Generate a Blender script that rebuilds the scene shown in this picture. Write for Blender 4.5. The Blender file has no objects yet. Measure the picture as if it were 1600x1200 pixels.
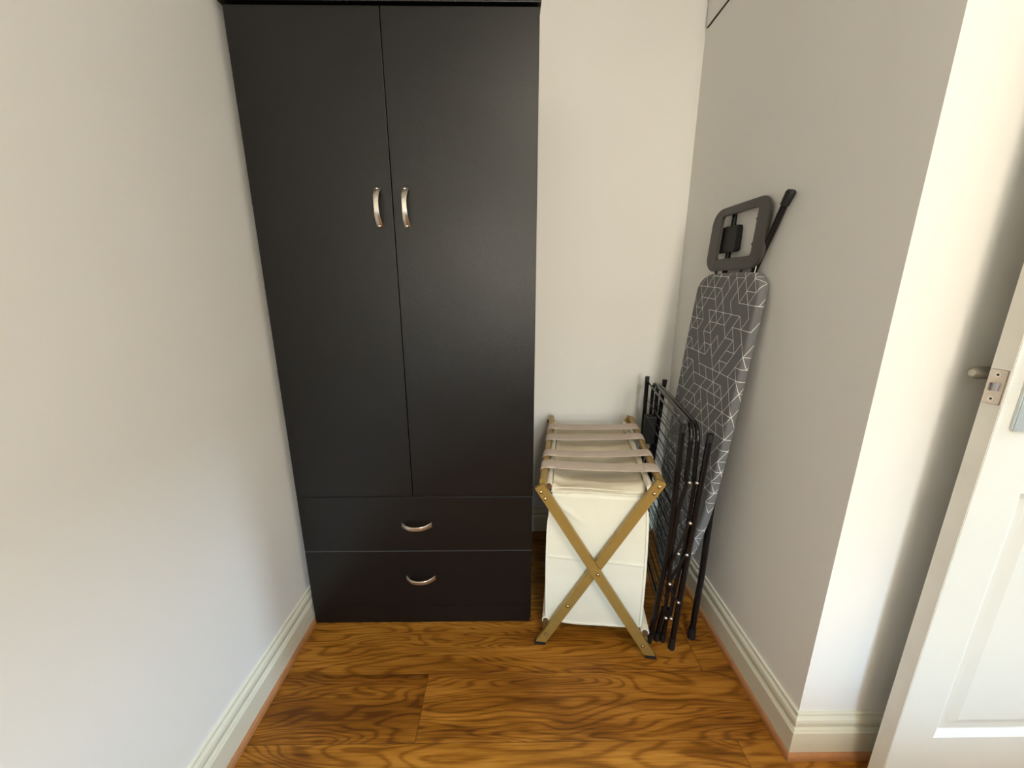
import bpy, bmesh, math, random
from mathutils import Vector, Matrix, noise
random.seed(7)
S = bpy.context.scene
COL = S.collection
R = math.radians

# ---------------------------------------------------------------- camera
cd = bpy.data.cameras.new('camera'); cam = bpy.data.objects.new('camera', cd); COL.objects.link(cam)
cd.sensor_width = 36; cd.sensor_fit = 'HORIZONTAL'; cd.lens = 597/1600*36; cd.clip_start = .02
cam.location = (0, 0, 1.125); cam.rotation_euler = (R(90-14), 0, R(-0.6))
S.camera = cam
# ---------------------------------------------------------------- exposure
vs = S.view_settings
vs.view_transform = 'Standard'; vs.look = 'None'; vs.gamma = 1; vs.use_curve_mapping = False
vs.exposure = 0.15
# ---------------------------------------------------------------- daylight
SKY = (0.48, 0.74, 1.0); SKY_S = 94
GROUND = (1.0, 0.91, 0.74); GROUND_S = 22
WX0, WX1, WZ0, WZ1, WY = .0, .92, .75, 2.12, -3.8      # the window behind the camera
w = bpy.data.worlds.new('daylight'); S.world = w; w.use_nodes = True
nt = w.node_tree; nt.nodes.clear()
out = nt.nodes.new('ShaderNodeOutputWorld'); bg = nt.nodes.new('ShaderNodeBackground')
tc = nt.nodes.new('ShaderNodeTexCoord'); sp = nt.nodes.new('ShaderNodeSeparateXYZ')
rp = nt.nodes.new('ShaderNodeValToRGB'); mr = nt.nodes.new('ShaderNodeMapRange')
nt.links.new(tc.outputs['Generated'], sp.inputs[0]); nt.links.new(sp.outputs['Z'], mr.inputs['Value'])
mr.inputs['From Min'].default_value = -1; mr.inputs['From Max'].default_value = 1
nt.links.new(mr.outputs[0], rp.inputs[0])
e = rp.color_ramp.elements
e[0].position = .59; e[0].color = tuple(c*GROUND_S/100 for c in GROUND)+(1,)
e[1].position = .66; e[1].color = tuple(c*SKY_S/100 for c in SKY)+(1,)
nt.links.new(rp.outputs[0], bg.inputs[0]); bg.inputs[1].default_value = 100
nt.links.new(bg.outputs[0], out.inputs[0])
la = bpy.data.lights.new('window_portal', 'AREA'); la.shape = 'RECTANGLE'
la.size = WX1-WX0; la.size_y = WZ1-WZ0; la.cycles.is_portal = True
lo = bpy.data.objects.new('window_portal', la); COL.objects.link(lo)
lo.location = ((WX0+WX1)/2, WY-.02, (WZ0+WZ1)/2); lo.rotation_euler = (R(90), 0, 0)

# unseen warm fill added under the ceiling behind the camera, lifts the walls
cl = bpy.data.lights.new('ceiling_fill', 'AREA'); cl.shape = 'DISK'; cl.size = .45; cl.color = (1.0, .90, .72); cl.energy = 22
clo = bpy.data.objects.new('ceiling_fill', cl); COL.objects.link(clo); clo.location = (.45, -.75, 2.39)
# daylight falling through the high glazing of the hall beyond the doorway
hl = bpy.data.lights.new('hall_daylight', 'AREA'); hl.shape = 'RECTANGLE'; hl.size = .6; hl.size_y = .14
hl.color = (.60, .80, 1.0); hl.energy = 200
ho_ = bpy.data.objects.new('hall_daylight', hl); COL.objects.link(ho_)
ho_.location = (2.52, .28, 2.33); ho_.rotation_euler = (0, R(90-26), 0)

# ================================================================ materials
def mat(name, color, rough=.5, metal=0, spec=.5, bump=None, var=None, sheen=0):
    """bump=(scale, strength, distance) ; var=(scale, amount) albedo mottling"""
    m = bpy.data.materials.new(name); m.use_nodes = True
    n = m.node_tree; b = n.nodes['Principled BSDF']
    b.inputs['Base Color'].default_value = (*color, 1); b.inputs['Roughness'].default_value = rough
    b.inputs['Metallic'].default_value = metal; b.inputs['Specular IOR Level'].default_value = spec
    if sheen: b.inputs['Sheen Weight'].default_value = sheen
    t = n.nodes.new('ShaderNodeTexCoord')
    if var:
        nz = n.nodes.new('ShaderNodeTexNoise'); nz.inputs['Scale'].default_value = var[0]; nz.inputs['Detail'].default_value = 4
        n.links.new(t.outputs['Object'], nz.inputs['Vector'])
        mx = n.nodes.new('ShaderNodeMix'); mx.data_type = 'RGBA'
        mx.inputs[6].default_value = (*[c*(1-var[1]) for c in color], 1)
        mx.inputs[7].default_value = (*[min(1, c*(1+var[1])) for c in color], 1)
        n.links.new(nz.outputs['Fac'], mx.inputs[0]); n.links.new(mx.outputs[2], b.inputs['Base Color'])
    if bump:
        nz = n.nodes.new('ShaderNodeTexNoise'); nz.inputs['Scale'].default_value = bump[0]; nz.inputs['Detail'].default_value = 5
        n.links.new(t.outputs['Object'], nz.inputs['Vector'])
        bp = n.nodes.new('ShaderNodeBump'); bp.inputs['Strength'].default_value = bump[1]; bp.inputs['Distance'].default_value = bump[2]
        n.links.new(nz.outputs['Fac'], bp.inputs['Height']); n.links.new(bp.outputs[0], b.inputs['Normal'])
    return m

class NT:
    """small helper for node maths"""
    def __init__(s, m): s.n = m.node_tree
    def put(s, sock, v):
        if isinstance(v, (int, float)): sock.default_value = v
        else: s.n.links.new(v, sock)
    def m(s, op, a, b=0, c=0):
        x = s.n.nodes.new('ShaderNodeMath'); x.operation = op
        s.put(x.inputs[0], a); s.put(x.inputs[1], b)
        if op in ('MULTIPLY_ADD', 'WRAP'): s.put(x.inputs[2], c)
        return x.outputs[0]
    def comb(s, x, y, z=0):
        k = s.n.nodes.new('ShaderNodeCombineXYZ')
        for i, v in enumerate((x, y, z)): s.put(k.inputs[i], v)
        return k.outputs[0]
    def noise(s, vec, scale, detail=3, rough=.5, dist=0):
        k = s.n.nodes.new('ShaderNodeTexNoise'); s.n.links.new(vec, k.inputs['Vector'])
        k.inputs['Scale'].default_value = scale; k.inputs['Detail'].default_value = detail
        k.inputs['Roughness'].default_value = rough; k.inputs['Distortion'].default_value = dist
        return k.outputs['Fac']
    def ramp(s, fac, stops):
        k = s.n.nodes.new('ShaderNodeValToRGB'); s.n.links.new(fac, k.inputs[0]); e = k.color_ramp.elements
        while len(e) < len(stops): e.new(.5)
        for q, (p, c) in zip(e, stops): q.position = p; q.color = (*c, 1)
        return k.outputs[0]
    def mix(s, f, a, b, mode='MIX'):
        k = s.n.nodes.new('ShaderNodeMix'); k.data_type = 'RGBA'; k.blend_type = mode
        s.put(k.inputs[0], f)
        for i, v in ((6, a), (7, b)):
            if isinstance(v, tuple): k.inputs[i].default_value = (*v, 1)
            else: s.n.links.new(v, k.inputs[i])
        return k.outputs[2]

def wood_floor():
    m = bpy.data.materials.new('oak_laminate'); m.use_nodes = True
    N = NT(m); n = m.node_tree; b = n.nodes['Principled BSDF']
    tc = n.nodes.new('ShaderNodeTexCoord'); sp = n.nodes.new('ShaderNodeSeparateXYZ'); n.links.new(tc.outputs['Object'], sp.inputs[0])
    at = n.nodes.new('ShaderNodeAttribute'); at.attribute_name = 'plank'; rnd = at.outputs['Fac']
    x, y = sp.outputs['X'], sp.outputs['Y']
    off = N.m('MULTIPLY', rnd, 37.0)
    v1 = N.comb(N.m('ADD', N.m('MULTIPLY', x, .95), off), N.m('MULTIPLY', y, 5.5), off)
    n1 = N.noise(v1, 1.5, 2, .45, .5)
    rings = N.m('SINE', N.m('MULTIPLY', n1, 150.0))
    rings = N.m('SUBTRACT', 1.0, N.m('POWER', N.m('MULTIPLY_ADD', rings, .5, .5), 3.5))
    v2 = N.comb(N.m('ADD', N.m('MULTIPLY', x, 4.0), off), N.m('MULTIPLY', y, 95.0), off)
    fib = N.noise(v2, 2.2, 4, .65)
    v3 = N.comb(N.m('ADD', N.m('MULTIPLY', x, 1.5), off), N.m('MULTIPLY', y, 10.0), 3.3)
    blot = N.noise(v3, 1.8, 3, .55)
    t = N.m('ADD', N.m('MULTIPLY', rings, .13), N.m('ADD', N.m('MULTIPLY', fib, .46), N.m('MULTIPLY', blot, .46)))
    t = N.m('ADD', t, N.m('MULTIPLY', N.m('SUBTRACT', rnd, .65), .17))
    col = N.ramp(t, [(.34, (.095, .028, .0025)), (.50, (.23, .083, .007)), (.62, (.38, .155, .018)), (.80, (.58, .27, .05))])
    # a few knots
    vk = n.nodes.new('ShaderNodeTexVoronoi'); vk.inputs['Scale'].default_value = 1.0
    n.links.new(N.comb(N.m('MULTIPLY', x, 2.2), N.m('MULTIPLY', y, 6.0), off), vk.inputs['Vector'])
    kn = N.m('SUBTRACT', 1.0, N.m('SMOOTH_MIN', 1.0, N.m('MULTIPLY', vk.outputs['Distance'], 11.0), .2))
    col = N.mix(N.m('MULTIPLY', kn, .8), col, (.03, .010, .003))
    n.links.new(col, b.inputs['Base Color'])
    b.inputs['Specular IOR Level'].default_value = .25
    n.links.new(N.m('MULTIPLY_ADD', fib, .22, .30), b.inputs['Roughness'])
    bp = n.nodes.new('ShaderNodeBump'); bp.inputs['Strength'].default_value = .12; bp.inputs['Distance'].default_value = .001
    n.links.new(fib, bp.inputs['Height']); n.links.new(bp.outputs[0], b.inputs['Normal'])
    return m

def board_cover():
    """grey cotton with a white triangular-lattice line print, some edges left out"""
    m = bpy.data.materials.new('printed_cotton'); m.use_nodes = True
    N = NT(m); n = m.node_tree; b = n.nodes['Principled BSDF']
    uv = n.nodes.new('ShaderNodeUVMap'); uv.uv_map = 'UVMap'
    sp = n.nodes.new('ShaderNodeSeparateXYZ'); n.links.new(uv.outputs[0], sp.inputs[0])
    x0, y0 = sp.outputs['X'], sp.outputs['Y']
    s = .040; hgt = s*math.sqrt(3)/2; total = None
    for k in range(3):
        a = math.radians(60*k+4)
        px = N.m('ADD', N.m('MULTIPLY', x0, math.cos(a)), N.m('MULTIPLY', y0, math.sin(a)))
        py = N.m('ADD', N.m('MULTIPLY', x0, -math.sin(a)), N.m('MULTIPLY', y0, math.cos(a)))
        row = N.m('DIVIDE', py, hgt); rr = N.m('ROUND', row)
        d = N.m('MULTIPLY', N.m('ABSOLUTE', N.m('SUBTRACT', row, rr)), hgt)
        seg = N.m('FLOOR', N.m('SUBTRACT', N.m('DIVIDE', px, s), N.m('MULTIPLY', rr, .5)))
        wn = n.nodes.new('ShaderNodeTexWhiteNoise'); wn.noise_dimensions = '3D'
        n.links.new(N.comb(rr, seg, k*7.3+1), wn.inputs['Vector'])
        on = N.m('GREATER_THAN', wn.outputs['Value'], .33)
        ln = N.m('MULTIPLY', N.m('LESS_THAN', d, .0008), on)
        total = ln if total is None else N.m('MAXIMUM', total, ln)
    n.links.new(N.mix(total, (.160, .162, .166), (.78, .77, .74)), b.inputs['Base Color'])
    b.inputs['Roughness'].default_value = .85; b.inputs['Specular IOR Level'].default_value = .2
    wv = N.noise(uv.outputs[0], 900, 2)
    nz = N.noise(uv.outputs[0], 12, 2)
    bp = n.nodes.new('ShaderNodeBump'); bp.inputs['Strength'].default_value = .25; bp.inputs['Distance'].default_value = .003
    n.links.new(N.m('ADD', nz, N.m('MULTIPLY', wv, .1)), bp.inputs['Height']); n.links.new(bp.outputs[0], b.inputs['Normal'])
    return m

def wardrobe_foil():
    m = mat('black_wood_foil', (.003, .0028, .003), .32, spec=.42)
    N = NT(m); n = m.node_tree; b = n.nodes['Principled BSDF']
    tc = n.nodes.new('ShaderNodeTexCoord'); sp = n.nodes.new('ShaderNodeSeparateXYZ'); n.links.new(tc.outputs['Object'], sp.inputs[0])
    g = N.noise(N.comb(N.m('MULTIPLY', sp.outputs['X'], 420), N.m('MULTIPLY', sp.outputs['Y'], 420), N.m('MULTIPLY', sp.outputs['Z'], 160)), 1, 3, .6)
    bp = n.nodes.new('ShaderNodeBump'); bp.inputs['Strength'].default_value = .6; bp.inputs['Distance'].default_value = .0008
    n.links.new(g, bp.inputs['Height']); n.links.new(bp.outputs[0], b.inputs['Normal'])
    sm = N.noise(tc.outputs['Object'], 5, 4, .6)
    n.links.new(N.m('MULTIPLY_ADD', sm, .10, .31), b.inputs['Roughness'])
    return m

def fabric(name, col, scale=700, rough=.9, bump=.25, var=.06):
    m = mat(name, col, rough, spec=.2, var=(14, var), sheen=.1)
    N = NT(m); n = m.node_tree; b = n.nodes['Principled BSDF']
    tc = n.nodes.new('ShaderNodeTexCoord')
    g = N.noise(tc.outputs['Object'], scale, 2); g2 = N.noise(tc.outputs['Object'], 22, 3)
    bp = n.nodes.new('ShaderNodeBump'); bp.inputs['Strength'].default_value = bump; bp.inputs['Distance'].default_value = .004
    n.links.new(N.m('ADD', g2, N.m('MULTIPLY', g, .12)), bp.inputs['Height']); n.links.new(bp.outputs[0], b.inputs['Normal'])
    return m

M = dict(
    wall=mat('painted_plaster', (.84, .825, .785), .62, spec=.3, bump=(160, .10, .001), var=(2.5, .012)),
    ceiling=mat('ceiling_paint', (.86, .85, .82), .8, spec=.2),
    gloss=mat('cream_gloss_paint', (.72, .69, .56), .38, spec=.45, bump=(40, .06, .002)),
    door=mat('white_satin_paint', (.66, .66, .61), .42, spec=.4, bump=(90, .08, .0008), var=(6, .02)),
    dooredge=mat('worn_satin_paint', (.76, .74, .67), .5, spec=.35, bump=(30, .15, .002), var=(18, .07)),
    bead=mat('oak_bead', (.42, .19, .075), .5, bump=(120, .2, .001), var=(30, .25)),
    floor=wood_floor(), cover=board_cover(), black=wardrobe_foil(),
    seam=mat('dark_gap', (.004, .004, .004), .8),
    nickel=mat('brushed_nickel', (.72, .67, .60), .28, metal=1),
    chrome=mat('chrome', (.62, .62, .60), .16, metal=1),
    brass=mat('aged_nickel_plate', (.66, .58, .50), .38, metal=1, var=(120, .12)),
    gold=mat('gold_lacquered_bar', (.36, .235, .065), .36, spec=.5, metal=.35, var=(60, .10), bump=(120, .08, .0008)),
    rivet=mat('brass_rivet', (.85, .66, .33), .2, metal=1),
    canvas=fabric('cream_canvas', (.76, .72, .58)),
    canvas_hem=fabric('cream_canvas_hem', (.80, .76, .62)),
    lid=fabric('shaded_canvas_lid', (.70, .62, .46)),  # same canvas as the bag, its dimmer lighting put into the colour
    strap=fabric('taupe_webbing', (.56, .455, .375), 500),
    tube=mat('black_enamel_tube', (.0045, .004, .0055), .2, spec=.4),
    cap=mat('black_plastic_cap', (.010, .010, .010), .5, spec=.4),
    rest=mat('dark_grey_enamel', (.060, .054, .050), .42, spec=.45),
    steel=mat('steel_rivet', (.75, .74, .72), .22, metal=1),
    rubber=mat('black_rubber', (.008, .008, .008), .7),
    glass=mat('window_frame_white', (.8, .8, .8), .4),
)

# ================================================================ mesh helpers
def link(name, bm, m, parent=None, smooth=False, kind=None):
    me = bpy.data.meshes.new(name)
    bmesh.ops.recalc_face_normals(bm, faces=bm.faces[:])
    if parent is not None:
        p = parent; off = Vector()
        while p is not None: off += p.location; p = p.parent
        bmesh.ops.translate(bm, vec=-off, verts=bm.verts[:])
    for f in bm.faces: f.smooth = smooth
    bm.to_mesh(me); bm.free(); me.materials.append(m)
    if smooth:
        try: me.set_sharp_from_angle(angle=R(38))
        except Exception: pass
    o = bpy.data.objects.new(name, me); COL.objects.link(o)
    if parent is not None: o.parent = parent
    if kind: o['kind'] = kind
    return o

def struct(name, bm, m, parent=None, smooth=False): return link(name, bm, m, parent, smooth, None if parent else 'structure')

def empty(name, loc, label=None, cat=None, kind=None):
    o = bpy.data.objects.new(name, None); COL.objects.link(o); o.location = loc; o.empty_display_size = .1
    if label: o['label'] = label; o['category'] = cat
    if kind: o['kind'] = kind
    return o

def box(bm, x0, x1, y0, y1, z0, z1, bev=0, f=None):
    """axis box; f optionally maps (a,b,c)->Vector"""
    t = bmesh.new()
    vs_ = [t.verts.new((x, y, z)) for x in (x0, x1) for y in (y0, y1) for z in (z0, z1)]
    for q in ((0, 1, 3, 2), (4, 6, 7, 5), (0, 4, 5, 1), (2, 3, 7, 6), (0, 2, 6, 4), (1, 5, 7, 3)):
        t.faces.new([vs_[i] for i in q])
    bmesh.ops.recalc_face_normals(t, faces=t.faces[:])
    if bev: bmesh.ops.bevel(t, geom=t.edges[:], offset=bev, segments=2, affect='EDGES', profile=.6)
    if f:
        for v in t.verts: v.co = Vector(f(*v.co))
    merge(bm, t)
    return bm

def merge(bm, t):
    mp = {}
    for v in t.verts: mp[v] = bm.verts.new(v.co)
    for fc in t.faces:
        try: bm.faces.new([mp[v] for v in fc.verts])
        except ValueError: pass
    t.free()

def nb(): return bmesh.new()
def B(*a, **k): return box(nb(), *a, **k)

def rounded(pts, r, seg=6):
    """round the inner corners of a polyline"""
    pts = [Vector(p) for p in pts]; out = [pts[0]]
    for i in range(1, len(pts)-1):
        a, p, c = pts[i-1], pts[i], pts[i+1]
        rr = min(r, (a-p).length*.49, (c-p).length*.49)
        s_, e_ = p+(a-p).normalized()*rr, p+(c-p).normalized()*rr
        for k in range(seg+1):
            t = k/seg; out.append(s_*(1-t)**2+p*2*t*(1-t)+e_*t*t)
    out.append(pts[-1]); return out

def tube(bm, pts, r, n=12, cap=True, flat=1.0):
    pts = [Vector(p) for p in pts]; rings = []; up = None
    rs = r if isinstance(r, (list, tuple)) else [r]*len(pts)
    for i, p in enumerate(pts):
        d = (pts[min(i+1, len(pts)-1)]-pts[max(i-1, 0)]).normalized()
        if up is None:
            up = Vector((0, 0, 1)) if abs(d.z) < .9 else Vector((1, 0, 0))
        s_ = d.cross(up).normalized(); up = s_.cross(d).normalized()
        rings.append([bm.verts.new(p+(s_*math.cos(2*math.pi*k/n)*flat+up*math.sin(2*math.pi*k/n))*rs[i]) for k in range(n)])
    for a, b in zip(rings, rings[1:]):
        for k in range(n): bm.faces.new((a[k], a[(k+1) % n], b[(k+1) % n], b[k]))
    if cap:
        bm.faces.new(rings[0][::-1]); bm.faces.new(rings[-1])
    return bm

def ball(bm, c, r, sx=1, sy=1, sz=1, n=12):
    t = bmesh.new(); bmesh.ops.create_uvsphere(t, u_segments=n, v_segments=n//2+2, radius=r)
    for v in t.verts: v.co = Vector((v.co.x*sx, v.co.y*sy, v.co.z*sz))+Vector(c)
    merge(bm, t); return bm

def disc(bm, c, axis, r, h, n=16, dome=0):
    """short cylinder from c along axis"""
    a = Vector(axis).normalized(); c = Vector(c)
    prof = [(0, r), (h*.6, r), (h, r*.7)] if dome else [(0, r), (h, r)]
    u = a.orthogonal().normalized(); v = a.cross(u); rings = []
    for hh, rr in prof:
        rings.append([bm.verts.new(c+a*hh+(u*math.cos(2*math.pi*k/n)+v*math.sin(2*math.pi*k/n))*rr) for k in range(n)])
    for p, q in zip(rings, rings[1:]):
        for k in range(n): bm.faces.new((p[k], p[(k+1) % n], q[(k+1) % n], q[k]))
    bm.faces.new(rings[0][::-1]); bm.faces.new(rings[-1]); return bm

def prism(bm, poly, f, t0, t1, bev=0):
    """poly of 2-D points extruded t0..t1, f(a,b,t)->xyz"""
    t = bmesh.new()
    a = [t.verts.new((p[0], p[1], t0)) for p in poly]; b = [t.verts.new((p[0], p[1], t1)) for p in poly]
    t.faces.new(a[::-1]); t.faces.new(b); k = len(poly)
    for i in range(k): t.faces.new((a[i], a[(i+1) % k], b[(i+1) % k], b[i]))
    if bev: 
        bmesh.ops.recalc_face_normals(t, faces=t.faces[:])
        bmesh.ops.bevel(t, geom=t.edges[:], offset=bev, segments=2, affect='EDGES')
    for v in t.verts: v.co = Vector(f(*v.co))
    merge(bm, t); return bm

def rrect(cx, cy, w_, h_, r, n=6):
    p = []
    for sx, sy, a0 in ((1, 1, 0), (-1, 1, 90), (-1, -1, 180), (1, -1, 270)):
        for k in range(n+1):
            a = R(a0+90*k/n); p.append((cx+sx*(w_/2-r)+r*math.cos(a), cy+sy*(h_/2-r)+r*math.sin(a)))
    return p

# ================================================================ the room
XL, XR, YB, YR = -.690, .705, 1.612, .702       # left wall, alcove right wall, back wall, return wall
XD, YF, ZC = 1.66, WY, 2.42                      # doorway wall, window wall, ceiling
T = .12
struct('wall_left', B(XL-T, XL, YF-T, YB+T, 0, ZC), M['wall'])
struct('wall_back', B(XL, XR+T, YB, YB+T, 0, ZC), M['wall'])
bm = B(XR, XD+T, YR, YR+.6, 0, ZC); box(bm, XR, XR+T, YR+.6, YB, 0, ZC)
struct('wall_right', bm, M['wall'])
# wall that holds the doorway (to the right, out of frame)
DZ = 1.93
bm = B(XD, XD+T, .655, YR, 0, ZC); box(bm, XD, XD+T, -.15, .655, DZ, ZC); box(bm, XD, XD+T, YF-T, -.15, 0, ZC)
box(bm, XD+.9, XD+.95, -.8, 1.2, 0, ZC); box(bm, XD+T, XD+.95, .70, .75, 0, ZC); box(bm, XD+T, XD+.95, -.25, -.2, 0, ZC)
struct('wall_doorway', bm, M['wall'])
bm = B(XL, WX0, YF-T, YF, 0, ZC); box(bm, WX1, XD, YF-T, YF, 0, ZC)
box(bm, WX0, WX1, YF-T, YF, 0, WZ0); box(bm, WX0, WX1, YF-T, YF, WZ1, ZC)
struct('wall_front', bm, M['wall'])
struct('ceiling', B(XL-T, XD+1, YF-T, YB+T, ZC, ZC+.1), M['ceiling'])
# window frame behind the camera
bm = nb(); f_ = .05
box(bm, WX0, WX1, YF-.09, YF-.04, WZ0, WZ0+f_); box(bm, WX0, WX1, YF-.09, YF-.04, WZ1-f_, WZ1)
box(bm, WX0, WX0+f_, YF-.09, YF-.04, WZ0+f_, WZ1-f_); box(bm, WX1-f_, WX1, YF-.09, YF-.04, WZ0+f_, WZ1-f_)
box(bm, (WX0+WX1)/2-.025, (WX0+WX1)/2+.025, YF-.09, YF-.04, WZ0+f_, WZ1-f_)
struct('window_1', bm, M['glass'])

# floor: one mesh of laminate planks, each with its own random number for the grain
def floor():
    bm = nb(); lay = bm.faces.layers.float.new('plank')
    sub = bm
    gap = .0007; pw = .1812; y = .9082-pw*20
    joints = {20: [-.2415-1.21, -.2415-1.21*0, ], }
    row = 0; faces = []
    random.seed(11)
    L = 1.29
    jx = {19: -.241, 18: .586-L, 20: .588-L, 17: .1, 21: .2, 22: -.3, 16: -.6}
    while y < YB+.05:
        j0 = jx.get(row, random.uniform(0, L))
        x = j0-L*3
        while x < XD+1:
            x1 = x+L; xa, xb = max(x, XL-.05), min(x1, XD+1)
            if xb > xa+.001: faces.append((xa+gap, xb-gap, y+gap, y+pw-gap, .04 if row == 19 and xb < -.2 else random.uniform(.45, 1)))
            x = x1
        y += pw; row += 1
    for xa, xb, ya, yb, rn in faces:
        b_ = .0014
        lo_ = [bm.verts.new((px, py, -.002)) for px, py in ((xa, ya), (xb, ya), (xb, yb), (xa, yb))]
        mi = [bm.verts.new((px, py, -.0006)) for px, py in ((xa, ya), (xb, ya), (xb, yb), (xa, yb))]
        hi = [bm.verts.new((px, py, 0)) for px, py in ((xa+b_, ya+b_), (xb-b_, ya+b_), (xb-b_, yb-b_), (xa+b_, yb-b_))]
        fs = [bm.faces.new(hi)]
        for i in range(4):
            k = (i+1) % 4
            fs.append(bm.faces.new((mi[i], mi[k], hi[k], hi[i]))); fs.append(bm.faces.new((lo_[i], lo_[k], mi[k], mi[i])))
        for q in fs: q[lay] = rn
    n0 = len(bm.faces)
    x0, x1, y0, y1 = XL-.06, XD+1, YF-T, YB+.06
    q = [bm.verts.new(c) for c in ((x0, y0, -.002), (x1, y0, -.002), (x1, y1, -.002), (x0, y1, -.002))]
    d = [bm.verts.new((v.co.x, v.co.y, -.05)) for v in q]
    bm.faces.new(q); bm.faces.new(d[::-1])
    for i in range(4): bm.faces.new((q[i], q[(i+1) % 4], d[(i+1) % 4], d[i]))
    me = bpy.data.meshes.new('floor'); bmesh.ops.recalc_face_normals(bm, faces=bm.faces[:]); bm.to_mesh(me); bm.free()
    me.materials.append(M['floor']); o = bpy.data.objects.new('floor', me); COL.objects.link(o); o['kind'] = 'structure'
floor()

# skirting boards (moulded) and the quarter bead at their foot, mitred at the corners
SK = [(0, .128), (.0045, .128), (.006, .1265), (.0065, .1215), (.0045, .1195), (.0068, .1165), (.0105, .112), (.0122, .105), (.0118, .098),
      (.0098, .092), (.0072, .0885), (.0078, .0865), (.0125, .0845), (.0138, .081), (.0158, .0775), (.0158, .002), (0, .002)]
BD = [(.0158, .017), (.0185, .0168), (.0218, .0145), (.0238, .010), (.0245, .0035), (.0245, 0), (.0158, 0)]
def skirt(name, prof, a, ma, b, mb, m, ks=1):
    bm = nb(); A_ = [bm.verts.new((a[0]+ma[0]*d*ks, a[1]+ma[1]*d*ks, z)) for d, z in prof]
    B_ = [bm.verts.new((b[0]+mb[0]*d*ks, b[1]+mb[1]*d*ks, z)) for d, z in prof]
    n = len(prof)
    for i in range(n): bm.faces.new((A_[i], A_[(i+1) % n], B_[(i+1) % n], B_[i]))
    bm.faces.new(A_[::-1]); bm.faces.new(B_)
    struct(name, bm, m)
runs = dict(left=((XL, YF), (1, 0), (XL, YB), (1, -1)), back=((XL, YB), (1, -1), (XR, YB), (-1, -1)),
            right=((XR, YB), (-1, -1), (XR, YR), (-1, -1)), 
            )
runs['return'] = ((XR, YR), (-1, -1), (XD, YR), (0, -1))
for i, (k, (a, ma, b, mb)) in enumerate(runs.items()):
    skirt('baseboard_'+k, SK, a, ma, b, mb, M['gloss'])
    if k != 'back': skirt('trim_%d' % (i+1), BD, a, ma, b, mb, M['bead'])

# boxed hatch high on the right wall, only its corner in view
h = empty('access_panel', (XR, 1.59, 2.022), 'white access panel flush in the right wall, high in the back corner', 'panel')
link('frame', B(XR-.003, XR+.004, 1.18, 1.597, 2.012, 2.40, bev=.001), M['seam'], h)
link('panel_board', B(XR-.006, XR+.002, 1.184, 1.593, 2.0155, 2.40, bev=.001), M['wall'], h)

# ================================================================ wardrobe
WL, WR, WF = -.668, .0775, 1.09
CX = -.3015
wd = empty('wardrobe', ((WL+WR)/2, 1.34, 0), 'tall black two-door wardrobe with two drawers, against the back wall', 'wardrobe')
bm = B(WL, WL+.016, WF+.017, YB-.02, 0, 1.772, bev=.0008); box(bm, WR-.016, WR, WF+.017, YB-.02, 0, 1.772, bev=.0008)
box(bm, WL+.016, WR-.016, YB-.026, YB-.021, .02, 1.77); box(bm, WL+.016, WR-.016, WF+.02, YB-.03, .46, .476)
box(bm, WL+.016, WR-.016, WF+.02, YB-.03, .075, .085)
link('carcass', bm, M['black'], wd)
link('top_panel', B(WL-.008, WR+.003, WF-.007, YB-.018, 1.776, 1.806, bev=.0015), M['black'], wd)
link('plinth', B(WL+.001, WR-.004, WF+.001, WF+.016, .002, .0735, bev=.0008), M['black'], wd)
def bow_handle(parent, c, axis):
    """flat bow handle: wide at the feet, waisted in the middle, bulging out of the front by 24 mm"""
    bm = nb(); n = 20; L = .047; rings = []
    for i in range(n+1):
        t = -1+2*i/n
        out = .0245*(1-abs(t)**2.6)+.001
        wdt = .0062+.0026*t*t
        th = .0042 if abs(t) < .9 else .0042
        s = Vector((0, 0, 1)) if axis == 'z' else Vector((1, 0, 0))
        q = Vector((1, 0, 0)) if axis == 'z' else Vector((0, 0, 1))
        p = Vector((c[0], WF, c[1]))+s*(t*L)
        dt = -2.6*.0245*abs(t)**1.6*(1 if t > 0 else -1)/L
        nrm = Vector((0, -1, 0))+s*(-dt)*-1*-1; nrm.normalize()
        p0 = p+Vector((0, -1, 0))*out
        ring = []
        for sx, sn in ((-1, -.5), (-.8, -1), (.8, -1), (1, -.5), (1, .4), (.7, .9), (-.7, .9), (-1, .4)):
            ring.append(bm.verts.new(p0+q*sx*wdt+nrm*(-sn*-1)*-1*-1*th*.5*(-1) if False else p0+q*sx*wdt+nrm*(sn*th*-.5)))
        rings.append(ring)
    for a, b in zip(rings, rings[1:]):
        for k in range(8): bm.faces.new((a[k], a[(k+1) % 8], b[(k+1) % 8], b[k]))
    bm.faces.new(rings[0][::-1]); bm.faces.new(rings[-1])
    for sgn in (-1, 1):
        s = Vector((0, 0, 1)) if axis == 'z' else Vector((1, 0, 0))
        disc(bm, Vector((c[0], WF, c[1]))+s*(sgn*L*.90), (0, -1, 0), .0045, .008, 12)
    link('handle', bm, M['nickel'], parent, smooth=True)
g = .0012
def front(name, x0, x1, z0, z1, hc, axis):
    d = link(name, B(x0, x1, WF, WF+.016, z0, z1, bev=.0011), M['black'], wd)
    bow_handle(d, hc, axis); return d
front('door', WL, CX-g, .4875, 1.7715, (-.3375, 1.331), 'z')
front('door', CX+g, WR, .4875, 1.7715, (-.2655, 1.331), 'z')
front('drawer', WL, WR-.001, .2885, .4850, (-.2955, .386), 'x')
front('drawer', WL, WR-.001, .0755, .2860, (-.2935, .184), 'x')
# light laminate edges showing in the drawer gaps
link('drawer_edging', B(WL+.002, WR-.003, WF+.0015, WF+.012, .2862, .2883), mat('worn_edge_strip', (.10, .095, .10), .4), wd)
link('drawer_edging', B(WL+.002, WR-.003, WF+.0035, WF+.012, .4852, .4873), M['seam'], wd)

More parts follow.
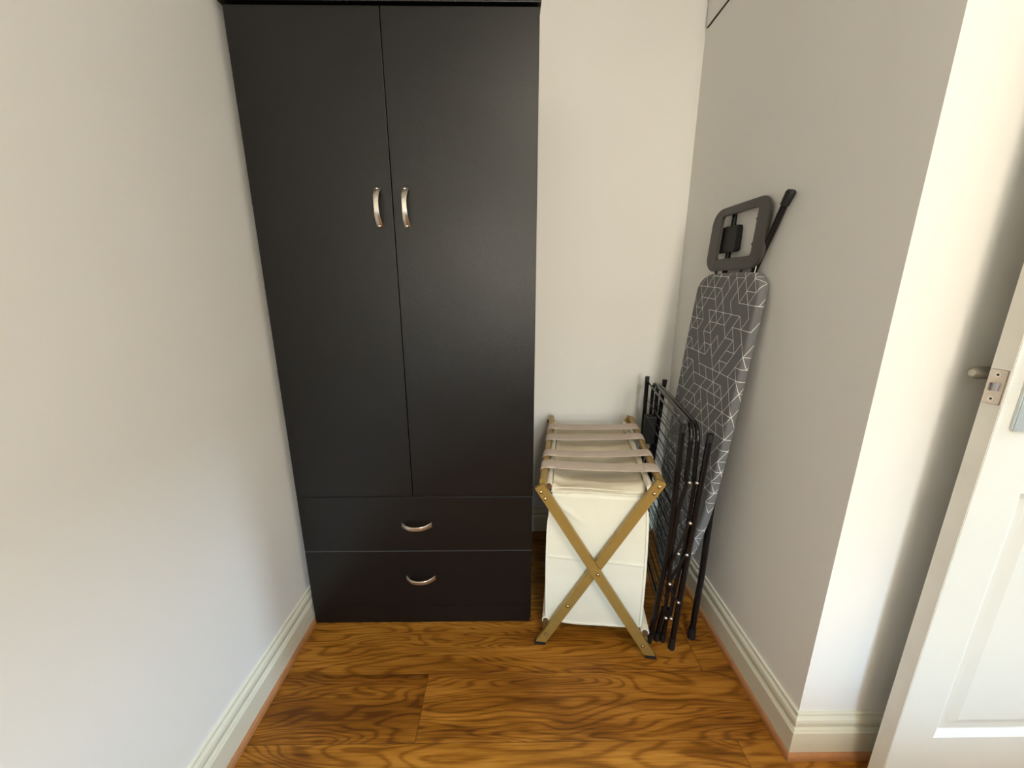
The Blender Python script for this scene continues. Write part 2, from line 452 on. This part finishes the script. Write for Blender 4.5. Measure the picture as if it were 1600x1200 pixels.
# ================================================================ laundry hamper
HO = Vector((.272, .9776, 0)); UA = R(-6.5); VA = R(9)
def H(u, v, z): return Vector((HO.x+u*math.cos(UA)+v*math.sin(VA), HO.y+u*math.sin(UA)+v*math.cos(VA), z))
hp = empty('laundry_hamper', H(0, .29, 0), 'cream canvas laundry hamper on gold crossed legs beside the wardrobe', 'laundry basket')
HD = .585
def bar_leg(u0, z0, u1, z1, v0, v1, hw=.0148):
    """flat bar from the top end (u0,z0) to the foot (u1,z1), in the plane of the frame"""
    a, b = Vector((u0, z0)), Vector((u1, z1)); d = (b-a).normalized(); n = Vector((-d.y, d.x))
    poly = [a+n*hw, a-n*hw]
    k = (0.004-b.y)
    def foot(s):
        p = b+n*hw*s; t = (0.010-p.y)/d.y; return p+d*t
    poly += [foot(-1), foot(1)]
    bm = prism(nb(), [tuple(p) for p in poly], lambda p, q, t: H(p, t, q), v0, v1, bev=.0012)
    leg = link('leg', bm, M['gold'], hp)
    f1, f2 = foot(-1), foot(1)
    cap = [f2, f1, f1+d*.012, f2+d*.012]
    cap = [(f1.x, f1.y), (f2.x, f2.y), (f2.x+d.x*.009, .0), (f1.x+d.x*.009, .0)]
    link('rubber_foot', prism(nb(), cap, lambda p, q, t: H(p, t, q), v0-.0008, v1+.0008), M['rubber'], leg)
    return leg, d
def rivets(leg, pts, v, s=-1, r=.0046):
    ax = (H(0, s, 0)-H(0, 0, 0))
    for u, z in pts:
        link('rivet', disc(nb(), H(u, v, z), ax, r, .0026, 14, dome=1), M['rivet'], leg, smooth=True)
        link('rivet_cup', disc(nb(), H(u, v, z), ax, r*1.25, .0006, 16), M['seam'], leg)
for side in (0, 1):
    sgn = 1 if side == 0 else -1
    f = (lambda v: v) if side == 0 else (lambda v: HD-v)
    va, vb = sorted((f(-.009), f(.005))); vc, vd = sorted((f(.005), f(.019)))
    l1, d1 = bar_leg(-.184, .576, .173, .008, va, vb)
    l2, d2 = bar_leg(.158, .600, -.171, .008, vc, vd)
    if side == 0:
        rivets(l1, [(-.178, .558), (-.1655, .537), (-.003, .293), (.147, .045)], va)
        rivets(l2, [(.152, .585), (.140, .563), (-.088, .157), (-.155, .044)], vc)
    else:
        rivets(l1, [(-.178, .558), (-.1655, .537)], vb, 1)
        rivets(l2, [(.152, .585), (.140, .563)], vd, 1)
    lx = nb(); box(lx, -.1865, -.1665, f(.0)-.002, f(.0)+.002, .5, .51)
    lx.free()
# rails along the top: square bars the straps loop round
def rail(u, z, name='rail'):
    return link(name, prism(nb(), rrect(u, z, .019, .019, .004, 3), lambda p, q, t: H(p, t, q), .004, HD-.004), M['gold'], hp, smooth=True)
rail(-.174, .583); rail(.157, .592)
link('crossbar', prism(nb(), rrect(-.158, .052, .014, .014, .004, 3), lambda p, q, t: H(p, t, q), .02, HD-.02), M['gold'], hp, smooth=True)
link('crossbar', prism(nb(), rrect(.158, .052, .014, .014, .004, 3), lambda p, q, t: H(p, t, q), .012, HD-.02), M['gold'], hp, smooth=True)
# straps
def strap(v0l, v0r, wl, sag):
    ra = .0125; pts = []
    L_, R_ = (-.174, .583), (.157, .592)
    for a in (-60, -110, -150, 180, 150, 120, 95): pts.append((L_[0]+ra*math.cos(R(a)), L_[1]+ra*math.sin(R(a))))
    n = 22
    for i in range(1, n):
        t = i/n; pts.append((L_[0]+(R_[0]-L_[0])*t, L_[1]+ra+(R_[1]-L_[1])*t-sag*4*t*(1-t)))
    for a in (85, 60, 30, 0, -30, -70, -120): pts.append((R_[0]+ra*math.cos(R(a)), R_[1]+ra*math.sin(R(a))))
    bm = nb(); rows = []; th = .0017
    for i, (u, z) in enumerate(pts):
        a = Vector(pts[max(i-1, 0)]); b = Vector(pts[min(i+1, len(pts)-1)]); d = (b-a).normalized(); nn = Vector((-d.y, d.x))
        t = (u+.174)/.331; vc = v0l+(v0r-v0l)*t; hw = wl/2*(1-.06*math.sin(math.pi*max(0, min(1, t))))
        curl = [(-1, 0), (-.5, .0006), (0, .001), (.5, .0006), (1, 0)]
        top = [bm.verts.new(H(u+nn.x*(th/2+c), vc+hw*s, z+nn.y*(th/2+c))) for s, c in curl]
        bot = [bm.verts.new(H(u-nn.x*(th/2-c), vc+hw*s, z-nn.y*(th/2-c))) for s, c in curl]
        rows.append(top+bot[::-1])
    m_ = len(rows[0])
    for a, b in zip(rows, rows[1:]):
        for k in range(m_): bm.faces.new((a[k], a[(k+1) % m_], b[(k+1) % m_], b[k]))
    bm.faces.new(rows[0][::-1]); bm.faces.new(rows[-1])
    # sewn-down ends: a second thickness next to each rail
    for u0, u1 in ((-.168, -.142), (.122, .150)):
        zt = lambda u: .583+(.592-.583)*(u+.174)/.331+ra-sag*4*((u+.174)/.331)*(1-(u+.174)/.331)+.0024
        t = (u0+.174)/.331; vc = v0l+(v0r-v0l)*t
        box(bm, u0, u1, vc-wl/2*.985, vc+wl/2*.985, -.0012, .0009, bev=.0004, f=lambda a, b, c: H(a, b, zt(a)+c))
    link('strap', bm, M['strap'], hp, smooth=True)
strap(.099, .087, .052, .0035); strap(.186, .199, .046, .006); strap(.325, .345, .052, .004); strap(.438, .447, .056, .003)

# the bag: front, sides, back and bottom as one cloth shell, plus a sagging lid
def cloth(bm, P, nu, nv):
    g_ = [[bm.verts.new(P(i/nu, j/nv)) for j in range(nv+1)] for i in range(nu+1)]
    for i in range(nu):
        for j in range(nv): bm.faces.new((g_[i][j], g_[i+1][j], g_[i+1][j+1], g_[i][j+1]))
def wr(u, v, z, a=.004, s=9): return noise.noise(Vector((u*s, v*s, z*s)))*a
zt0, zb0 = .541, .079
def ul(z): k = (z-zb0)/(zt0-zb0); return -.1565+.012*max(0, k-.75)/.25*.9-.004*math.sin(math.pi*k)
def ur(z): k = (z-zb0)/(zt0-zb0); return .1455-.012*k+.004*math.sin(math.pi*k)-.010*max(0, k-.85)/.15
VB0, VB1 = .030, .545
def frontP(s, t):
    z = zb0+(zt0-zb0)*t-.010*math.sin(math.pi*s)*(1-t)*(1-t)
    u = ul(z)+(ur(z)-ul(z))*s
    v = VB0+wr(u, 3, z, .006, 7)*math.sin(math.pi*s)
    zs = .318-.014*s                                     # sewn tuck across the panel
    v -= .0022*math.exp(-((z-zs)/.0035)**2)
    # slanting crease under the left corner, rounding at the top
    dd = (z-(.50-.75*(u+.13))); v -= .003*math.exp(-(dd/.008)**2)*max(0, min(1, (-.03-u)*18))
    v += .012*max(0, (t-.97)/.03)
    return H(u, v, z)
bm = nb(); cloth(bm, frontP, 70, 130)
cloth(bm, lambda s, t: H(ul(zb0+(zt0-zb0)*t)+wr(5, s*.5, t*.5, .005)*math.sin(math.pi*s), VB0+(VB1-VB0)*s, zb0+(zt0-zb0+.03)*t), 30, 30)
cloth(bm, lambda s, t: H(ur(zb0+(zt0-zb0)*t)+wr(8, s*.5, t*.5, .005)*math.sin(math.pi*s), VB0+(VB1-VB0)*s, zb0+(zt0-zb0+.035)*t), 30, 30)
cloth(bm, lambda s, t: H(ul(zb0)+(ur(zb0)-ul(zb0))*s, VB1, zb0+(zt0-zb0)*t), 20, 20)
cloth(bm, lambda s, t: H(ul(zb0)+(ur(zb0)-ul(zb0))*s, VB0+(VB1-VB0)*t, zb0-.010*math.sin(math.pi*s)*(1-t)**2), 20, 10)
bag = link('bag', bm, M['canvas'], hp, smooth=True)
# lid cloth
def lidP(s, t):
    v = .036+.475*t; u = -.150+.272*s
    edge = min(s, 1-s)
    z = .558-.026*math.sin(math.pi*s)**.6*math.sin(math.pi*min(1, t*1.15+.05))**.5+wr(u*1.2, v*.6, 1, .008, 14)
    z -= .018*max(0, 1-t/.05)**2; z += .010*s
    z += .0035*math.sin((v*95)+u*14)*max(0, 1-abs(t-.1)/.12)
    v += .004*math.sin(math.pi*s)*(1-t)
    return H(u, v-.003*(t < .02), z)
bm = nb(); cloth(bm, lidP, 60, 70)
lid = link('lid', bm, M['lid'], hp, smooth=True)
sm = lid.modifiers.new('thickness', 'SOLIDIFY'); sm.thickness = .002
# piped seam where the lid meets the front panel
pts = []
for i in range(25):
    s = i/24; u = -.151+.276*s; pts.append(H(u, .0315+.001*math.sin(s*7), .5395+.002*math.sin(s*5)+.003*s))
bm = tube(nb(), pts, .0019, 8); tube(bm, [p+Vector((0, .008, .008)) for p in pts], .0014, 8)
link('piping', bm, M['canvas_hem'], bag, smooth=True)
# hems: vertical edges and the bottom
for fn, sg in ((ul, 1), (ur, -1)):
    pts = [H(fn(z)+.0025*sg, VB0-.0012, z) for z in [zb0+(zt0-.05-zb0)*k/16 for k in range(17)]]
    link('side_hem', tube(nb(), pts, .0042, 8, flat=.5), M['canvas_hem'], bag, smooth=True)
pts = [frontP(k/20, .006)+Vector((0, -.0012, 0)) for k in range(21)]
link('bottom_hem', tube(nb(), pts, .0048, 8, flat=.5), M['canvas_hem'], bag, smooth=True)
# cloth sleeves round the top rods and at the bottom corners
for u, z in ((-.157, .566), (.130, .574)):
    link('rod_sleeve', tube(nb(), [H(u+wr(1, k*.1, 2, .003), .016+(HD-.04)*k/20, z) for k in range(21)], [.0098+.0008*math.sin(k*1.7) for k in range(21)], 12), M['canvas'], bag, smooth=True)
link('corner_sleeve', tube(nb(), [H(-.157, .024, .080), H(-.157, .25, .080)], .0115, 12), M['canvas_hem'], bag, smooth=True)
link('corner_sleeve', tube(nb(), [H(.155, .012, .078), H(.155, .25, .078)], .0135, 12), M['canvas_hem'], bag, smooth=True)
DBW = mat('dark_brown_wood', (.12, .06, .02), .5)
link('rod_end', tube(nb(), [H(-.157, .020, .080), H(-.157, .04, .080)], .0085, 12), DBW, hp, smooth=True)
link('rod_end', tube(nb(), [H(.155, .006, .078), H(.155, .03, .078)], .009, 12), DBW, hp, smooth=True)
link('rod_end', tube(nb(), [H(-.157, .010, .566), H(-.157, .03, .566)], .0085, 12), DBW, hp, smooth=True)

# ================================================================ folded clothes airer
AO = Vector((.5, 1.0, 0)); AA = R(-9)
def A(u, v, z): return Vector((AO.x+u*math.cos(AA)-v*math.sin(AA), AO.y+u*math.sin(AA)+v*math.cos(AA), z))
ai = empty('clothes_airer', A(0, .26, 0), 'folded black wire clothes airer standing between the hamper and the ironing board', 'clothes airer')
AD = .52
def lin(pts, z):
    """u on a bar given as (u,z) points"""
    pts = sorted(pts, key=lambda p: p[1])
    for (u0, z0), (u1, z1) in zip(pts, pts[1:]):
        if z0 <= z <= z1: return u0+(u1-u0)*(z-z0)/(z1-z0)
    return pts[0][0] if z < pts[0][1] else pts[-1][0]
tr = .0066
Bp = [(.013, .590), (.013, .757)]; Cp = [(.035, .590), (.030, .753)]
for P_ in (Bp, Cp):
    pts = rounded([A(P_[0][0], 0, .585), A(P_[1][0], 0, P_[1][1]), A(P_[1][0], AD, P_[1][1]), A(P_[0][0], AD, .585)], .05, 8)
    link('wing_frame', tube(nb(), pts, tr), M['tube'], ai, smooth=True)
# lower bars of the wings
lowB = [(.016, .592), (.001, .500), (-.006, .36), (-.004, .249), (-.004, .121)]
lowC = [(.036, .592), (.031, .464), (.030, .358), (.016, .22), (.012, .121)]
for P_ in (lowB, lowC):
    for v in (.0, AD):
        link('link_bar', tube(nb(), [A(u, v-.006 if v == 0 else v+.006, z) for u, z in P_], .0062, 10, flat=.7), M['tube'], ai, smooth=True)
footB = [(-.004, .130), (-.016, .010)]; footC = [(.012, .130), (.003, .010)]
for P_ in (footB, footC):
    for v in (.012, AD-.012):
        l = link('foot_leg', tube(nb(), [A(u, v, z) for u, z in P_], .0072), M['tube'], ai, smooth=True)
        link('foot_cap', tube(nb(), [A(P_[1][0]+.002, v, .030), A(P_[1][0], v, 0)], .0088), M['cap'], l, smooth=True)
# outer leg frames
Ap = [(-.012, .752), (-.011, .374), (-.030, .12), (-.040, .010)]
for v in (.0, AD):
    l = link('leg', tube(nb(), [A(u, v+.002, z+(.02 if v > 0 and z > .7 else 0)) for u, z in Ap], .0085), M['tube'], ai, smooth=True)
    link('end_cap', tube(nb(), [A(-.012, v+.002, .735+(.02 if v > 0 else 0)), A(-.012, v+.002, .757+(.02 if v > 0 else 0))], .0088), M['cap'], l, smooth=True)
    link('foot_cap', tube(nb(), [A(-.0375, v+.002, .035), A(-.041, v+.002, 0)], .0092), M['cap'], l, smooth=True)
link('top_rail', tube(nb(), [A(-.010, .004, .742), A(-.009, .10, .748), A(-.006, AD, .752)], .0036, 10), M['tube'], ai, smooth=True)
for v, tz in ((-.012, .728), (AD+.008, .755)):
    l = link('leg', tube(nb(), [A(.058, v, tz), A(.040, v, .36), A(.026, v, .012)], .0088), M['tube'], ai, smooth=True)
    link('end_cap', tube(nb(), [A(.0575, v, tz-.012), A(.059, v, tz+.010)], .0094), M['cap'], l, smooth=True)
    link('foot_cap', tube(nb(), [A(.0275, v, .045), A(.026, v, .0)], [.0088, .0105]), M['cap'], l, smooth=True)
# cross ties low and high join the two long legs
link('cross_tie', tube(nb(), [A(-.026, 0, .17), A(-.026, AD, .17)], .0045, 10), M['tube'], ai, smooth=True)
# diagonal stays
for v in (-.016, AD+.016):
    link('stay', tube(nb(), [A(.031, v, .464), A(.012, v, .385), A(-.006, v, .32), A(-.004, v, .249)], .0052, 8, flat=.6), M['tube'], ai, smooth=True)
    link('stay', tube(nb(), [A(.034, v, .357), A(.012, v, .30), A(-.004, v, .249), A(.012, v, .20), A(.027, v, .186)], .0050, 8, flat=.6), M['tube'], ai, smooth=True)
# steel rivets at the hinges (front end)
ax = -(A(0, 1, 0)-A(0, 0, 0))
for u, z in ((.0165, .592), (.036, .593), (.032, .464), (.010, .358), (.034, .357), (-.004, .249), (.027, .186), (-.004, .123), (.012, .123)):
    c = A(u, -.017, z); link('hinge_rivet', ball(nb(), c+ax.normalized()*.004, .0054), M['steel'], ai, smooth=True)
# drying wires
def wires(P_, zs, v0, v1, r=.00135):
    for z in zs:
        u = lin(P_, z)
        link('wire', tube(nb(), [A(u, v0, z), A(u, (v0+v1)/2, z-.0015), A(u, v1, z)], r, 6, cap=False), M['tube'], ai, smooth=True)
wires([(.013, .76), (.014, .59), (-.004, .36), (-.004, .12)], [.725-.037*i for i in range(17)], .0, AD)
wires([(-.012, .75), (-.011, .374), (-.030, .12), (-.04, 0)], [.690-.068*i for i in range(9)], .0, AD)
wires([(.026, .76), (.030, .59), (.024, .36), (.008, .12)], [.71-.058*i for i in range(10)], .0, AD)
# plastic brackets at the far hinges
link('bracket', B(-.014, .030, AD-.045, AD-.004, .50, .62, bev=.005, f=lambda a, b, c: A(a, b, c)), M['cap'], ai)
link('bracket', B(-.030, -.006, .30, .335, .13, .165, bev=.005, f=lambda a, b, c: A(a, b, c)), M['cap'], ai)
# middle uprights that carry the wires
link('upright', tube(nb(), [A(.022, AD-.03, .74), A(.020, AD-.03, .14)], .0050, 10), M['tube'], ai, smooth=True)

# ================================================================ ironing board
KB, KC, KA = .0914, -.05, .61522
def I(y, z, t=0): return Vector((KA+KB*z+KC*y+t, y, z))       # t: depth behind the cover's face
ib = empty('ironing_board', (I(1.19, 0, .03).x, 1.19, 0), 'tall ironing board with grey line-patterned cover, leaning on the right wall', 'ironing board')
YC = 1.192
half = [(1.040, .158), (.94, .1585), (.80, .1585), (.66, .158), (.56, .157), (.47, .1535), (.42, .148), (.37, .140), (.32, .129), (.27, .116), (.22, .100), (.18, .084), (.15, .068), (.125, .046), (.112, .024)]
top = []
for k in range(0, 9):      # blunt rounded heel
    a = R(90*k/8); top.append((1.105+.065*math.sin(a)**.8, .158-.075+.075*math.cos(a)))
top = [(1.172-.0, 0)]+[(z, h_) for z, h_ in reversed(top)]
side = top+half
side = [(z, h_) for z, h_ in side]
outline = [(YC-h_, z) for z, h_ in side]+[(YC, .107)]+[(YC+h_, z) for z, h_ in reversed(side) if h_ > 0]
def board():
    bm = nb(); uvl = bm.loops.layers.uv.new('UVMap')
    n = len(outline); C_ = Vector((YC, .7))
    # offset rings: face, rounded shoulder, side, back
    nrm = []
    for i in range(n):
        a = Vector(outline[i-1]); b = Vector(outline[(i+1) % n]); d = (b-a).normalized(); q = Vector((-d.y, d.x))
        if q.dot(Vector(outline[i])-C_) < 0 and abs(q.dot(Vector(outline[i])-C_)) > 1e-4: q = -q
        nrm.append(q)
    prof = [(-.010, 0, 0), (-.003, .0008, .007), (0, .004, .012), (.0005, .012, .020), (0, .022, .030), (-.004, .0255, .036), (-.03, .0260, .05)]
    rings = []
    for off, t, uvo in prof:
        ring = []
        for i in range(n):
            p = Vector(outline[i])+nrm[i]*(off+.0007*math.sin(i*2.1)*(off > -.02)); v = bm.verts.new(I(p.x, p.y, t)); q = Vector(outline[i])+nrm[i]*(uvo-.01)
            ring.append((v, (q.x, q.y)))
        rings.append(ring)
    def uvset(f, mp):
        for l in f.loops: l[uvl].uv = mp[l.vert]
    for ra, rb in zip(rings, rings[1:]):
        for i in range(n):
            k = (i+1) % n; f = bm.faces.new((ra[i][0], ra[k][0], rb[k][0], rb[i][0]))
            uvset(f, {ra[i][0]: ra[i][1], ra[k][0]: ra[k][1], rb[k][0]: rb[k][1], rb[i][0]: rb[i][1]})
    f = bm.faces.new([r[0] for r in rings[0]]); uvset(f, {r[0]: r[1] for r in rings[0]})
    f = bm.faces.new([r[0] for r in rings[-1]][::-1]); uvset(f, {r[0]: r[1] for r in rings[-1]})
    bmesh.ops.recalc_face_normals(bm, faces=bm.faces[:])
    bmesh.ops.translate(bm, vec=-ib.location, verts=bm.verts[:])
    for f in bm.faces: f.smooth = len(f.verts) == 4
    me = bpy.data.meshes.new('padded_cover'); bm.to_mesh(me); bm.free(); me.materials.append(M['cover'])
    o = bpy.data.objects.new('padded_cover', me); COL.objects.link(o); o.parent = ib
board()
# iron rest: flat rounded frame
o_ = rrect(1.201, 1.274, .266, .190, .045, 6); i_ = rrect(1.200, 1.279, .166, .128, .010, 6)
bm = nb(); rows = []
for ring, t in ((o_, .003), (o_, .013), (i_, .013), (i_, .003)):
    s_ = .0
    rows.append([bm.verts.new(I(p[0]+(.010 if False else 0)+(p[1]-1.274)*.06, p[1], t+.0)) for p in ring])
n = len(o_)
for a, b in ((0, 1), (1, 2), (2, 3), (3, 0)):
    for k in range(n): bm.faces.new((rows[a][k], rows[a][(k+1) % n], rows[b][(k+1) % n], rows[b][k]))
bmesh.ops.recalc_face_normals(bm, faces=bm.faces[:])
bmesh.ops.bevel(bm, geom=[e for e in bm.edges if e.calc_face_angle(0) > 1.2], offset=.0022, segments=2, affect='EDGES')
rest = link('iron_rest', bm, M['rest'], ib, smooth=True)
for y_, z_ in ((1.121, 1.312), (1.118, 1.246)): link('rest_stud', ball(nb(), I(y_, z_, .008), .004), M['cap'], rest, smooth=True)
for y_ in (1.150, 1.275): link('rest_bracket', tube(nb(), [I(y_, 1.195, .010), I(y_-.002, 1.14, .016)], .0042, 8), M['cap'], rest, smooth=True)
# legs: tube pairs folded against the underside
l = link('leg', tube(nb(), rounded([Vector((.691, 1.016, 1.345)), Vector((.688, 1.118, 1.150)), Vector((.684, 1.20, .95)), Vector((.648, 1.21, .30))], .05), .0085), M['tube'], ib, smooth=True)
link('foot_cap', tube(nb(), [Vector((.691, 1.026, 1.328)), Vector((.6912, 1.0105, 1.354)), Vector((.6912, 1.0085, 1.3575))], [.0108, .0118, .0095], 14), M['cap'], l, smooth=True)
l = link('leg', tube(nb(), [I(1.262, 1.36, .026), I(1.258, 1.18, .030), I(1.245, .30, .036)], .0080), M['tube'], ib, smooth=True)
link('leg_clip', prism(nb(), rrect(1.263, 1.274, .100, .078, .010, 4), lambda a, b, t: I(a+(b-1.274)*.1, b, t), .016, .034, bev=.002), M['cap'], l)
l = link('leg', tube(nb(), [Vector((.6065, 1.0235, .012)), Vector((.6285, 1.050, .22)), Vector((.668, 1.115, .60))], .0095), M['tube'], ib, smooth=True)
link('foot_cap', tube(nb(), [Vector((.6085, 1.0255, .035)), Vector((.6062, 1.0225, .0))], [.0112, .0128], 14), M['cap'], l, smooth=True)
link('leg_axle', tube(nb(), [Vector((.668, 1.115, .60)), Vector((.668, 1.245, .60))], .007), M['tube'], ib, smooth=True)
# hanging loop of elastic at the heel corner
pts = [I(1.088, 1.150, .004), I(1.084, 1.168, .010), I(1.088, 1.190, .012), I(1.098, 1.200, .014), I(1.106, 1.190, .018), I(1.105, 1.165, .02)]
link('elastic_cord', tube(nb(), rounded(pts, .02, 4), .0011, 6), M['canvas_hem'], ib, smooth=True)

# ================================================================ panelled door, open flat against the return wall
DX0, DX1, DY0, DY1 = .8365, 1.63, .610, .640
dr = empty('door_1', (DX1, .625, 0), kind='structure')
def door_leaf():
    bm = nb(); z0, z1 = .008, 1.925
    cols = [(.921, 1.168), (1.298, 1.545)]; rws = [(.178, .767), (.985, 1.56), (1.66, 1.87)]
    y = DY0
    xs = [DX0, cols[0][0], cols[0][1], cols[1][0], cols[1][1], DX1]; zs = [z0]+[v for r in rws for v in r]+[z1]
    def quad(a): bm.faces.new([bm.verts.new(p) for p in a])
    def face(y, sgn):
        for i in range(5):
            for j in range(len(zs)-1):
                xa, xb, za, zb = xs[i], xs[i+1], zs[j], zs[j+1]
                if i in (1, 3) and j % 2 == 1:
                    # moulding: ovolo down, flat, bevel up to the raised field
                    steps = [(0, 0), (.004, .002*sgn), (.010, .0055*sgn), (.015, .0085*sgn), (.018, .009*sgn), (.030, .009*sgn), (.046, .0035*sgn)]
                    prev = None
                    for ins, dy in steps:
                        r = [(xa+ins, y+dy, za+ins), (xb-ins, y+dy, za+ins), (xb-ins, y+dy, zb-ins), (xa+ins, y+dy, zb-ins)]
                        if prev:
                            for k in range(4): quad((prev[k], prev[(k+1) % 4], r[(k+1) % 4], r[k]))
                        prev = r
                    quad(prev)
                else: quad(((xa, y, za), (xb, y, za), (xb, y, zb), (xa, y, zb)))
    face(DY0, 1); face(DY1, -1)
    bmesh.ops.remove_doubles(bm, verts=bm.verts[:], dist=1e-5)
    quad(((DX1, DY0, z0), (DX1, DY1, z0), (DX1, DY1, z1), (DX1, DY0, z1)))
    quad(((DX0, DY0, z0), (DX1, DY0, z0), (DX1, DY1, z0), (DX0, DY1, z0))); quad(((DX0, DY0, z1), (DX1, DY0, z1), (DX1, DY1, z1), (DX0, DY1, z1)))
    quad(((DX0, DY0, z0), (DX0, DY1, z0), (DX0, DY1, z1), (DX0, DY0, z1)))
    bmesh.ops.remove_doubles(bm, verts=bm.verts[:], dist=1e-5)
    return link('door_leaf', bm, M['door'], dr)
door_leaf()
link('edge_strip', B(DX0-.0012, DX0+.0005, DY0+.0008, DY1-.0008, .010, 1.923), M['dooredge'], dr)
zc = .962; yc = .6255
pl_ = link('latch_plate', prism(nb(), rrect(yc, zc, .0235, .059, .002, 3), lambda a, b, t: (DX0-t, a, b), .0008, .0028, bev=.0003), M['brass'], dr)
link('plate_recess', prism(nb(), rrect(yc, zc, .0250, .0605, .002, 3), lambda a, b, t: (DX0-t, a, b), .0005, .0015), mat('recess_shade', (.16, .13, .11), .7), dr)  # dark slab paints the shaded gap round the latch plate
bm = nb()
poly = [(0, 0), (.0035, .0), (.0058, .0015), (.0066, .004), (.0062, .007), (.004, .0105), (.0012, .0125), (.0, .0128)]
prism(bm, poly, lambda a, b, t: (DX0-.0025-a, yc+.0065-b, zc+t), -.0068, .0068, bev=.0006)
link('latch_bolt', bm, mat('worn_steel_bolt', (.36, .33, .32), .25, metal=1), pl_)
for dz in (-.021, .021):
    link('screw', disc(nb(), (DX0-.0027, yc, zc+dz), (-1, 0, 0), .0050, .0007, 16), M['nickel'], pl_)
    link('screw_slot', disc(nb(), (DX0-.0033, yc, zc+dz), (-1, 0, 0), .0022, .0003, 6), M['seam'], pl_)
# long backplate and lever on the room side
pp = link('handle_plate', prism(nb(), [(.8605, .888), (.9035, .888), (.9035, 1.058), (.8605, 1.058)], lambda a, b, t: (a, DY0-t, b), 0, .004, bev=.0035), M['chrome'], dr)
bm = nb(); disc(bm, (.882, DY0-.003, .985), (0, -1, 0), .010, .045, 20)
tube(bm, rounded([(.882, DY0-.046, .985), (.905, DY0-.052, .985), (.99, DY0-.050, .985)], .01), [.0085]*9, 14, flat=.8)
link('lever', bm, M['chrome'], pp, smooth=True)
bm = nb(); disc(bm, (.892, DY1, .975), (0, 1, 0), .009, .036, 16); tube(bm, [(.853, DY1+.038, .975), (.856, DY1+.038, .975), (.864, DY1+.038, .975), (.93, DY1+.038, .975)], [.006, .0095, .0115, .0115], 16)
link('rear_handle', bm, mat('dull_nickel', (.42, .39, .34), .45, metal=1), dr, smooth=True)
for z in (.25, 1.0, 1.75): link('hinge', B(DX1-.002, DX1+.012, DY0-.004, DY1-.01, z-.05, z+.05, bev=.002), M['chrome'], dr)
# unseen low block added behind the camera to cut window light near the floor
bd = empty('low_blocker', (.35, -1.9, 0), 'added low block with a dark brown cover, unseen behind the camera, holding back light', 'low_blocker')
link('blocker_base', B(-.43, 1.13, -2.5, -.47, .06, .28, bev=.01), M['bead'], bd)
link('blocker_top', B(-.45, 1.15, -2.52, -.45, .28, .54, bev=.04), fabric('brown_blocker_cloth', (.10, .06, .04)), bd)
for x_ in (-.38, 1.08):
    for y_ in (-2.4, -.6): link('leg', B(x_-.03, x_+.03, y_-.03, y_+.03, 0, .06), M['bead'], bd)
# door lining round the doorway
bm = nb()
box(bm, XD-.012, XD+T, .630, .655, 0, DZ); box(bm, XD-.012, XD+T, -.15, -.125, 0, DZ); box(bm, XD-.012, XD+T, -.125, .630, DZ-.025, DZ)
struct('trim_6', bm, M['gloss'])
